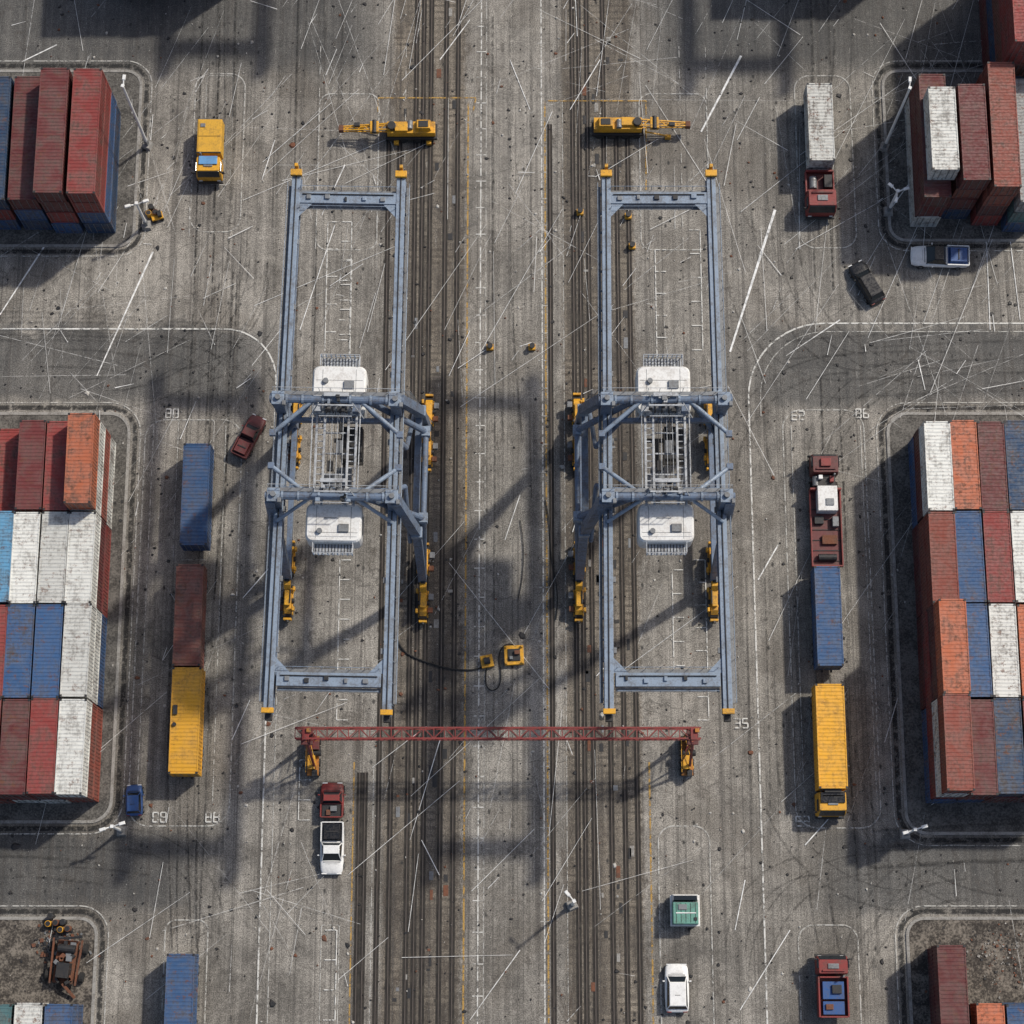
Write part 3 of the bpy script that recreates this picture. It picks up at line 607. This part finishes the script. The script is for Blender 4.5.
# ------------------------------------------------------------------ vehicles
def wheels(m_,pos,r=.34,w_=.22):
    for x,y in pos:
        m_.tube((x-w_/2,y,r),(x+w_/2,y,r),r,RUBBER,16); m_.tube((x-w_/2-.01,y,r),(x+w_/2+.01,y,r),r*.55,GREY,10)
def ringsec(y,hw,zb,zt,cr=.0):
    z1=zb+(zt-zb)*.35; z2=zb+(zt-zb)*.78
    return [(-hw*.9,y,zb),(-hw,y,z1),(-hw*.99,y,z2),(-hw*.86,y,zt),(-hw*.4,y,zt+cr),(hw*.4,y,zt+cr),(hw*.86,y,zt),(hw*.99,y,z2),(hw,y,z1),(hw*.9,y,zb)]
def car(u,v,rz,body,roof=None,L=4.4,W=1.85,pick=None,name="parked_car",bedm=None):
    x,y=site(u,v,.8); root=empty(name,(x,y,0),rz); roof=roof or body; m_=MB(); h=W/2
    S=[(-.5,.70,.42,.62,.0),(-.485,.86,.3,.8,.02),(-.44,.96,.26,.9,.03),(-.3,1,.24,.95,.03),(0,1,.24,.95,.03),(.2,1,.24,.93,.04),(.33,.98,.24,.86,.06),(.43,.93,.26,.76,.06),(.48,.8,.3,.66,.04),(.5,.62,.4,.56,.0)]
    m_.loft([ringsec(a*L,b*h,c_,d,e_) for a,b,c_,d,e_ in S],body)
    b_=m_.build("body",parent=root); md=b_.modifiers.new('s','SUBSURF'); md.levels=1; md.render_levels=1
    for p_ in b_.data.polygons: p_.use_smooth=True
    m_=MB()
    if pick: c0,c1=-.10,.24
    else: c0,c1=-.43,.24
    zt=1.5 if not pick else 1.65
    lo=[(-.86*h,c0*L),(.86*h,c0*L),(.8*h,c1*L),(-.8*h,c1*L)]; hi=[(-.66*h,(c0+.07)*L),(.66*h,(c0+.07)*L),(.62*h,(c1-.13)*L),(-.62*h,(c1-.13)*L)]
    m_.hexa([(a,b,.93) for a,b in lo]+[(a,b,zt) for a,b in hi],GL)
    for (a,b) in zip(lo,hi): m_.beam((a[0],a[1],.93),(b[0],b[1],zt),.09,.07,roof)
    ym=(hi[0][1]+hi[2][1])/2; yl=hi[2][1]-hi[0][1]
    m_.box((0,ym,zt+.035),(.66*h*2+.06,yl+.12,.07),roof,tx=.92,ty=.94)
    m_.box((0,ym,(zt+.93)/2),(.79*h*2,.08,zt-.95),roof,tx=.84)
    for sx in (-1,1):
        m_.box((sx*(h+.1),.14*L,.98),(.2,.12,.14),body); m_.box((sx*h*.62,.482*L,.64),(h*.42,.1,.12),WHITE); m_.box((sx*h*.66,-.487*L,.74),(h*.36,.08,.14),RED)
    m_.box((0,.497*L,.42),(W*.7,.08,.18),DARK); m_.box((0,-.49*L,.42),(W*.8,.08,.16),DARK)
    m_.box((0,.3*L,.935),(W*.5,.02,.02),DARK); m_.box((0,.265*L,.94),(W*.7,.06,.03),DARK)
    if pick:
        bm=bedm or DARK
        m_.box((0,-.30*L,1.0),(W*.80,.34*L,.06),bm)
        for sx in (-1,1): m_.box((sx*h*.9,-.30*L,1.05),(.12,.37*L,.3),body)
        m_.box((0,-.485*L,1.05),(W*.86,.1,.3),body)
        if bedm: m_.box((0,-.3*L,1.2),(W*.72,.3*L,.5),bedm,tx=.9,ty=.92); m_.box((0,-.3*L,1.48),(W*.5,.12,.06),DARK)
        else:
            m_.box((.2,-.25*L,1.15),(.6,.5,.3),GREY); m_.box((-.3,-.36*L,1.12),(.4,.5,.25),RUST)
    else: m_.box((0,ym-.1,zt+.09),(.5,.04,.03),DARK)
    wheels(m_,[(sx*(h-.08),yy*L) for sx in (-1,1) for yy in (-.31,.32)])
    m_.build("cabin_and_trim",parent=root,bevel=.02); return root
car(249,436,math.radians(-25),MAROON,MAROON,L=4.7,pick=True,bedm=MAROON,name="parked_pickup")
car(134,800,math.radians(3),BLUE,BLUE,L=3.0,W=1.65)
car(332,800,0,RED,RED,L=3.4,W=2.3,pick=True,bedm=None,name="parked_pickup")
car(332,848,math.pi,WHITE,WHITE,L=5.0,W=2.3,pick=True,bedm=BLACK,name="parked_pickup")
car(867,282,math.radians(28),BLACK,BLACK,L=4.9,W=1.95)
car(940,256,math.radians(88),WHITE,BLACK,L=6.0,W=2.3,pick=True,bedm=BLUE,name="parked_pickup")
car(677,988,0,WHITE,WHITE,L=4.5,W=2.3)
def chassis(m_,L,W,y0,mat=DARK,ax=()):
    for sx in (-1,1): m_.box((sx*.45,y0,.95),(.16,L,.28),mat)
    k=-L/2+.3
    while k<L/2: m_.box((0,y0+k,.95),(W*.86,.12,.14),mat); k+=1.2
    for yy in ax:
        m_.tube((-W/2+.2,yy,.5),(W/2-.2,yy,.5),.1,DARK,8)
        for sx in (-1,1): wheels(m_,[(sx*(W/2-.2),yy)],.5,.3); wheels(m_,[(sx*(W/2-.53),yy)],.5,.26)
def cab(m_,y,W,mat,L=2.3,zt=3.1,roofm=None):
    P=rrect(-W/2,y-L/2,W/2,y+L/2,.18,3); P2=rrect(-W/2+.1,y-L/2+.08,W/2-.1,y+L/2-.4,.15,3)
    m_.loft([[(a[0],a[1],.7) for a in P],[(a[0],a[1],1.9) for a in P],[(a[0],a[1],zt) for a in P2]],mat)
    m_.hexa([(-W/2+.15,y+L/2-.08,1.95),(W/2-.15,y+L/2-.08,1.95),(W/2-.15,y+L/2+.03,1.95),(-W/2+.15,y+L/2+.03,1.95),
             (-W/2+.2,y+L/2-.45,zt-.1),(W/2-.2,y+L/2-.45,zt-.1),(W/2-.2,y+L/2-.30,zt-.1),(-W/2+.2,y+L/2-.30,zt-.1)],GL)
    for sx in (-1,1):
        m_.box((sx*(W/2-.03),y+.15,2.35),(.1,L*.5,.6),GL,tx=1); m_.box((sx*(W/2+.22),y+L/2-.3,2.3),(.3,.12,.5),DARK); m_.box((sx*W*.36,y+L/2+.03,1.05),(.35,.06,.22),WHITE)
    m_.box((0,y+L/2+.08,.75),(W,.25,.35),DARK); m_.box((0,y-.1,zt+.05),(W*.35,L*.28,.1),GREY)
    m_.box((0,y-L*.3,zt+.08),(W*.72,.16,.16),roofm or mat); m_.box((W*.3,y-L/2-.2,2.0),(.16,.16,2.2),GREY)
def truck(u,v,rz,name="container_truck"):
    x,y=site(u,v,2.5); return empty(name,(x,y,0),rz)
def lcont(root,y,z,L,c_,W=2.6):
    return cont(0,y,z,L,c_,0,root,sx=W/2.44,name="container_body")
YR=paint("yellow_roof",(.62,.34,.03),.6,0,.45)
r_=truck(209,147,math.pi,"yellow_yard_truck"); m_=MB(); chassis(m_,6.0,2.6,-.2,DARK,(-2.0,2.0)); cab(m_,2.1,2.6,YEL,2.0,2.7,LBLUE)
m_.box((0,-1.2,1.75),(2.6,3.9,1.5),YR,tx=.97,ty=.98); m_.box((0,-1.2,2.53),(2.3,3.6,.05),YR); m_.box((0,1.6,2.82),(1.9,.9,.1),LBLUE)
m_.box((0,-1.2,2.57),(2.3,.05,.04),DARK); m_.box((0,.62,2.3),(2.5,.12,.6),DARK); m_.box((.7,-2.4,2.6),(.5,.4,.1),GREY)
m_.build("truck_body",parent=r_,bevel=.04)
r_=truck(197,497,0,"container_trailer"); m_=MB(); chassis(m_,10.4,2.6,0,DARK,(-3.8,-2.6,3.8)); m_.build("chassis",parent=r_); lcont(r_,0,1.15,10.3,'db',2.65).color=(.02,.065,.16,.6)
r_=truck(190,617,0,"container_trailer"); m_=MB(); chassis(m_,10.2,2.6,0,DARK,(-3.8,-2.6,3.6)); m_.build("chassis",parent=r_); lcont(r_,0,1.15,10.0,'br',2.65)
r_=truck(187,722,0,"container_trailer"); m_=MB(); chassis(m_,10.6,2.8,0,DARK,(-3.8,-2.6,3.6)); m_.box((-.95,1.0,3.85),(.4,.9,.2),DARK); m_.tube((-1,-.4,3.75),(-1,-.4,3.95),.2,DARK,10); m_.build("chassis",parent=r_); lcont(r_,0,1.15,10.2,'y',2.8)
r_=truck(820,150,math.pi); m_=MB(); chassis(m_,13.4,2.7,-.2,MAROON,(-5.5,-4.3,1.8,5.2)); cab(m_,5.6,3.0,RED,2.2,3.0,MAROON)
m_.box((0,3.2,1.15),(3.0,2.4,.2),MAROON); m_.box((-.8,3.2,1.6),(.8,1.4,.8),DARK); m_.tube((.7,2.6,1.5),(.7,3.9,1.5),.4,GREY,12); m_.box((0,4.3,1.5),(2.7,.3,.9),RED); m_.box((0,2.0,1.5),(2.9,.2,.7),RED)
for sx in (-1,1): m_.box((sx*1.42,3.2,1.4),(.16,2.4,.4),RED)
m_.build("tractor_unit",parent=r_,bevel=.03); lcont(r_,-2.6,1.2,8.6,'w',2.6)
r_=truck(827,507,0,"flatbed_truck"); m_=MB(); chassis(m_,11.4,2.9,0,MAROON,(-4.6,-3.4,2.6,4.9)); 
m_.box((0,-1.9,1.22),(3.1,7.6,.14),MAROON)
for sx in (-1,1): m_.box((sx*1.5,-1.9,1.45),(.14,7.6,.45),RED)
m_.box((0,-5.75,1.45),(3.1,.15,.45),RED); m_.box((0,1.95,1.7),(3.1,.2,1.1),RED)
for k in range(7): m_.box((0,-5.2+k*1.05,1.32),(2.8,.1,.08),DARK)
cab(m_,4.5,2.7,MAROON,2.1,2.7); m_.box((.1,2.8,1.6),(1.8,1.2,1.0),DARK); m_.tube((-.9,2.3,1.8),(-.9,3.3,1.8),.35,GREY,12); m_.box((0,4.5,2.85),(1.0,.8,.2),RED); m_.box((-.5,3.1,2.3),(.4,.4,.4),WHITE); m_.box((.6,2.9,2.3),(.4,.6,.4),RED)
m_.box((.1,.9,1.9),(2.0,2.6,1.4),WHITED,tx=.97,ty=.97); m_.box((.3,.5,2.65),(.8,.7,.12),GREY); m_.box((.9,-1.3,1.6),(.6,1,.6),GREY); m_.box((-.7,-1.1,1.5),(.9,.8,.4),DARK)
m_.tube((-.9,-4.9,1.6),(.9,-4.9,1.6),.35,DARK,12); m_.box((.3,-3.1,1.5),(1.5,.9,.3),RUST)
m_.build("truck_body",parent=r_,bevel=.03)
r_=truck(827,618,0,"container_trailer"); m_=MB(); chassis(m_,10.2,2.6,0,DARK,(-3.8,-2.6,3.6)); m_.build("chassis",parent=r_); lcont(r_,0,1.15,9.8,'b',2.5)
r_=truck(830,750,math.pi); m_=MB(); chassis(m_,12.2,2.8,0,DARK,(-5,-3.8,4.6)); cab(m_,5.1,2.75,YEL,2.2,3.1); m_.box((0,4.6,3.2),(2.3,1.0,.12),BLACK); m_.box((0,3.9,3.3),(1.6,.5,.3),DARK); m_.build("tractor_unit",parent=r_,bevel=.03); lcont(r_,-1.2,1.2,10.0,'y',2.75)
r_=truck(686,909,0,"green_pickup_truck"); m_=MB(); chassis(m_,2.9,2.6,0,DARK,(-.9,.9)); m_.box((0,-.1,1.25),(2.8,2.9,.3),WHITED); m_.box((0,-.35,1.8),(2.5,2.1,1.0),GREEN,tx=.94,ty=.94); m_.box((0,1.1,1.75),(2.5,.7,.8),WHITED,ty=.6,tx=.9); m_.box((0,1.05,1.9),(2.2,.6,.6),GL,ty=.7)
m_.box((0,-.35,2.33),(1.9,.1,.06),WHITE); m_.box((-.3,.2,2.36),(.8,.5,.12),GREY); m_.box((.9,-.9,2.34),(.3,.3,.1),DARK)
for k in range(5): m_.box((-.9+k*.45,-.35,2.31),(.05,1.8,.03),DARK)
m_.build("truck_body",parent=r_,bevel=.04)
r_=truck(834,987,0,"dumper_truck"); m_=MB(); chassis(m_,5.6,2.7,0,MAROON,(-1.9,1.9)); cab(m_,2.0,2.9,RED,1.7,2.6); m_.box((0,-.9,1.3),(2.9,3.7,.2),MAROON)
for sx in (-1,1): m_.box((sx*1.35,-.9,1.75),(.16,3.7,.9),RED)
for sy in (.9,-2.7): m_.box((0,sy,1.75),(2.5,.16,.9),RED)
m_.box((0,-.3,1.75),(2.1,1.6,.7),BLUE,tx=.95); m_.box((0,-1.9,1.7),(2.0,1.2,.6),BLUE); m_.box((.3,-.2,2.2),(.9,.8,.3),DARK); m_.box((-.4,-1.8,2.1),(.7,.5,.2),RUST)
m_.build("truck_body",parent=r_,bevel=.04)
r_=truck(181,1003,0,"container_trailer"); m_=MB(); chassis(m_,9,2.6,0,DARK,(-3,-2,3)); m_.build("chassis",parent=r_); lcont(r_,0,1.15,8.9,'b',2.6)
# ------------------------------------------------------------------ lamp posts
def lamp(u,v,h=10.5,arms=2,rz=0,name="street_lamp"):
    x,y=site(u,v); m_=MB(); m_.box((0,0,.25),(1.0,1.0,.5),CONC,tx=.8,ty=.8); m_.tube((0,0,.4),(0,0,h),.17,WHITE,10,.11)
    m_.box((0,0,.9),(.35,.35,.9),GREY)
    for k in range(arms):
        a=k*math.pi*2/max(arms,1)+.3; dx,dy=math.cos(a),math.sin(a)
        m_.tube((0,0,h-.3),(dx*.7,dy*.7,h),.07,WHITE,6); m_.box((dx*.95,dy*.95,h),(.62,.32,.14),WHITE,rz=a,tx=.8,ty=.8); m_.box((dx*.95,dy*.95,h-.09),(.4,.2,.04),GL,rz=a)
    m_.box((0,0,h+.05),(.3,.3,.18),WHITE); m_.build(name,(x,y,0),rz)
lamp(148,146,14,1,1.2); lamp(884,148,14,1,1.2); lamp(147,226,6.0,2); lamp(888,212,5.5,3); lamp(122,831,5,2); lamp(905,834,5,2); lamp(572,905,7,1,2)
# ------------------------------------------------------------------ small yard items
def item(name,u,v,fn,rz=0):
    x,y=site(u,v); m_=MB(); fn(m_); m_.build(name,(x,y,0),rz,bevel=.02)
def yb(m_):
    m_.box((0,0,.3),(1.9,1.9,.6),YEL); m_.box((0,0,.65),(1.2,1.2,.12),DARK); m_.box((.3,.2,.85),(.5,.4,.4),RUST); m_.box((-.3,-.3,.8),(.3,.3,.3),GREY)
    for a in (-.8,.8):
        for b in (-.8,.8): m_.box((a,b,.7),(.2,.2,.4),YEL)
item("cable_winch_box",514,656,yb,.05)
def yw(m_):
    m_.box((0,0,.3),(1.2,1.2,.6),YEL); m_.tube((-.3,0,.8),(.3,0,.8),.35,DARK,12); m_.box((.1,.35,.8),(.3,.2,.4),YEL)
item("cable_reel",487,662,yw,.2)
def bol(m_):
    m_.box((0,0,.2),(.7,.6,.4),YEL); m_.tube((0,0,.4),(0,0,.8),.22,DARK,10); m_.tube((0,0,.75),(0,0,.87),.3,DARK,10)
for u,v in ((490,348),(532,348),(628,217),(632,247),(580,213)): item("mooring_bollard",u,v,bol)
def barrels(m_):
    for a,b,mt in ((0,0,YEL),(.7,.1,RUST),(.2,.7,DARK)): m_.tube((a,b,.08),(a,b,.95),.3,mt,14); m_.tube((a,b,.95),(a,b,.98),.25,DARK,12)
item("oil_drums",150,216,barrels); item("oil_drums",50,924,barrels); item("oil_drums",62,930,barrels)
def cart(m_):
    m_.box((0,0,.5),(1.2,.8,.3),YEL); m_.box((.3,0,.9),(.4,.6,.5),DARK); 
    for a in (-.4,.4):
        for b in (-.4,.4): m_.tube((a,b-.08,.2),(a,b+.08,.2),.2,RUBBER,10)
item("hand_cart",158,218,cart,.3)
def scrapm(m_):
    m_.box((0,0,.8),(2.0,4.0,.3),RUST)
    for sx in (-1,1):
        m_.beam((sx*1.2,-2.1,1.1),(sx*1.35,2.1,1.3),.16,.3,RUST)
        for yy in (1.3,-1.3): m_.tube((sx*1.6-.2,yy,.55),(sx*1.6+.2,yy,.55),.5,RUBBER,14)
    m_.box((0,-.8,1.5),(1.3,1.4,1.0),DARK,tx=.9); m_.tube((-.8,1.2,1.4),(.8,1.2,1.4),.4,DARK,12); m_.beam((0,-2,1.2),(1.2,-3.2,.4),.25,.25,RUST); m_.box((.4,.3,1.6),(.5,.5,.5),GREY); m_.beam((-1.2,2,1.4),(1.4,2.4,1.8),.2,.2,DARK)
    for k in range(14): m_.box((R.uniform(-1,1),R.uniform(-1.9,2),1.2),(R.uniform(.2,.6),R.uniform(.2,.6),.5),R.choice([RUST,DARK,DARK,GREY]),rz=R.uniform(0,1))
item("rusty_scrap_machine",68,962,scrapm,-.1)
m_=MB()
for i in range(150):
    a=R.gauss(0,.9); b=R.gauss(0,.9); s_=R.uniform(.08,.35); m_.box((a,b,s_*.3),(s_,s_*R.uniform(.4,1.2),s_*.6),R.choice([RUST,DARK,GREY,DARK]),rz=R.uniform(0,3))
x,y=site(60,940); m_.build("scrap_pile",(x,y,.05))
m_=MB()
for i in range(220):
    a=R.gauss(47,2.2); b=R.gauss(-43.5,1.3); s_=abs(R.gauss(0,.09))+.04
    if a<42.2 or b>-40.3 or b<-47.3: continue
    m_.box((a,b,.07+s_*.25),(s_,s_*R.uniform(.5,1.2),s_*.5),R.choice([DARK,CONC,RUST]),rz=R.uniform(0,3))
m_.build("rubble_pile")
def hose(pts,r,name="rubber_hose"):
    cu=bpy.data.curves.new(name,'CURVE'); cu.dimensions='3D'; sp=cu.splines.new('NURBS'); sp.points.add(len(pts)-1)
    for i,(u,v) in enumerate(pts): x,y=site(u,v); sp.points[i].co=(x,y,.15,1)
    sp.use_endpoint_u=True; sp.order_u=4; cu.bevel_depth=r; cu.resolution_u=8; cu.materials.append(RUBBER); o=bpy.data.objects.new(name,cu); sc.collection.objects.link(o)
hose([(393,625),(398,650),(415,658),(440,668),(470,672),(484,668),(486,664)],.09)
hose([(487,668),(482,690),(500,695),(502,670),(496,650),(510,640),(520,650)],.06)
hose([(545,500),(552,530),(548,560),(560,590),(556,620)],.05); hose([(520,520),(528,560),(518,600)],.04)
print("done")
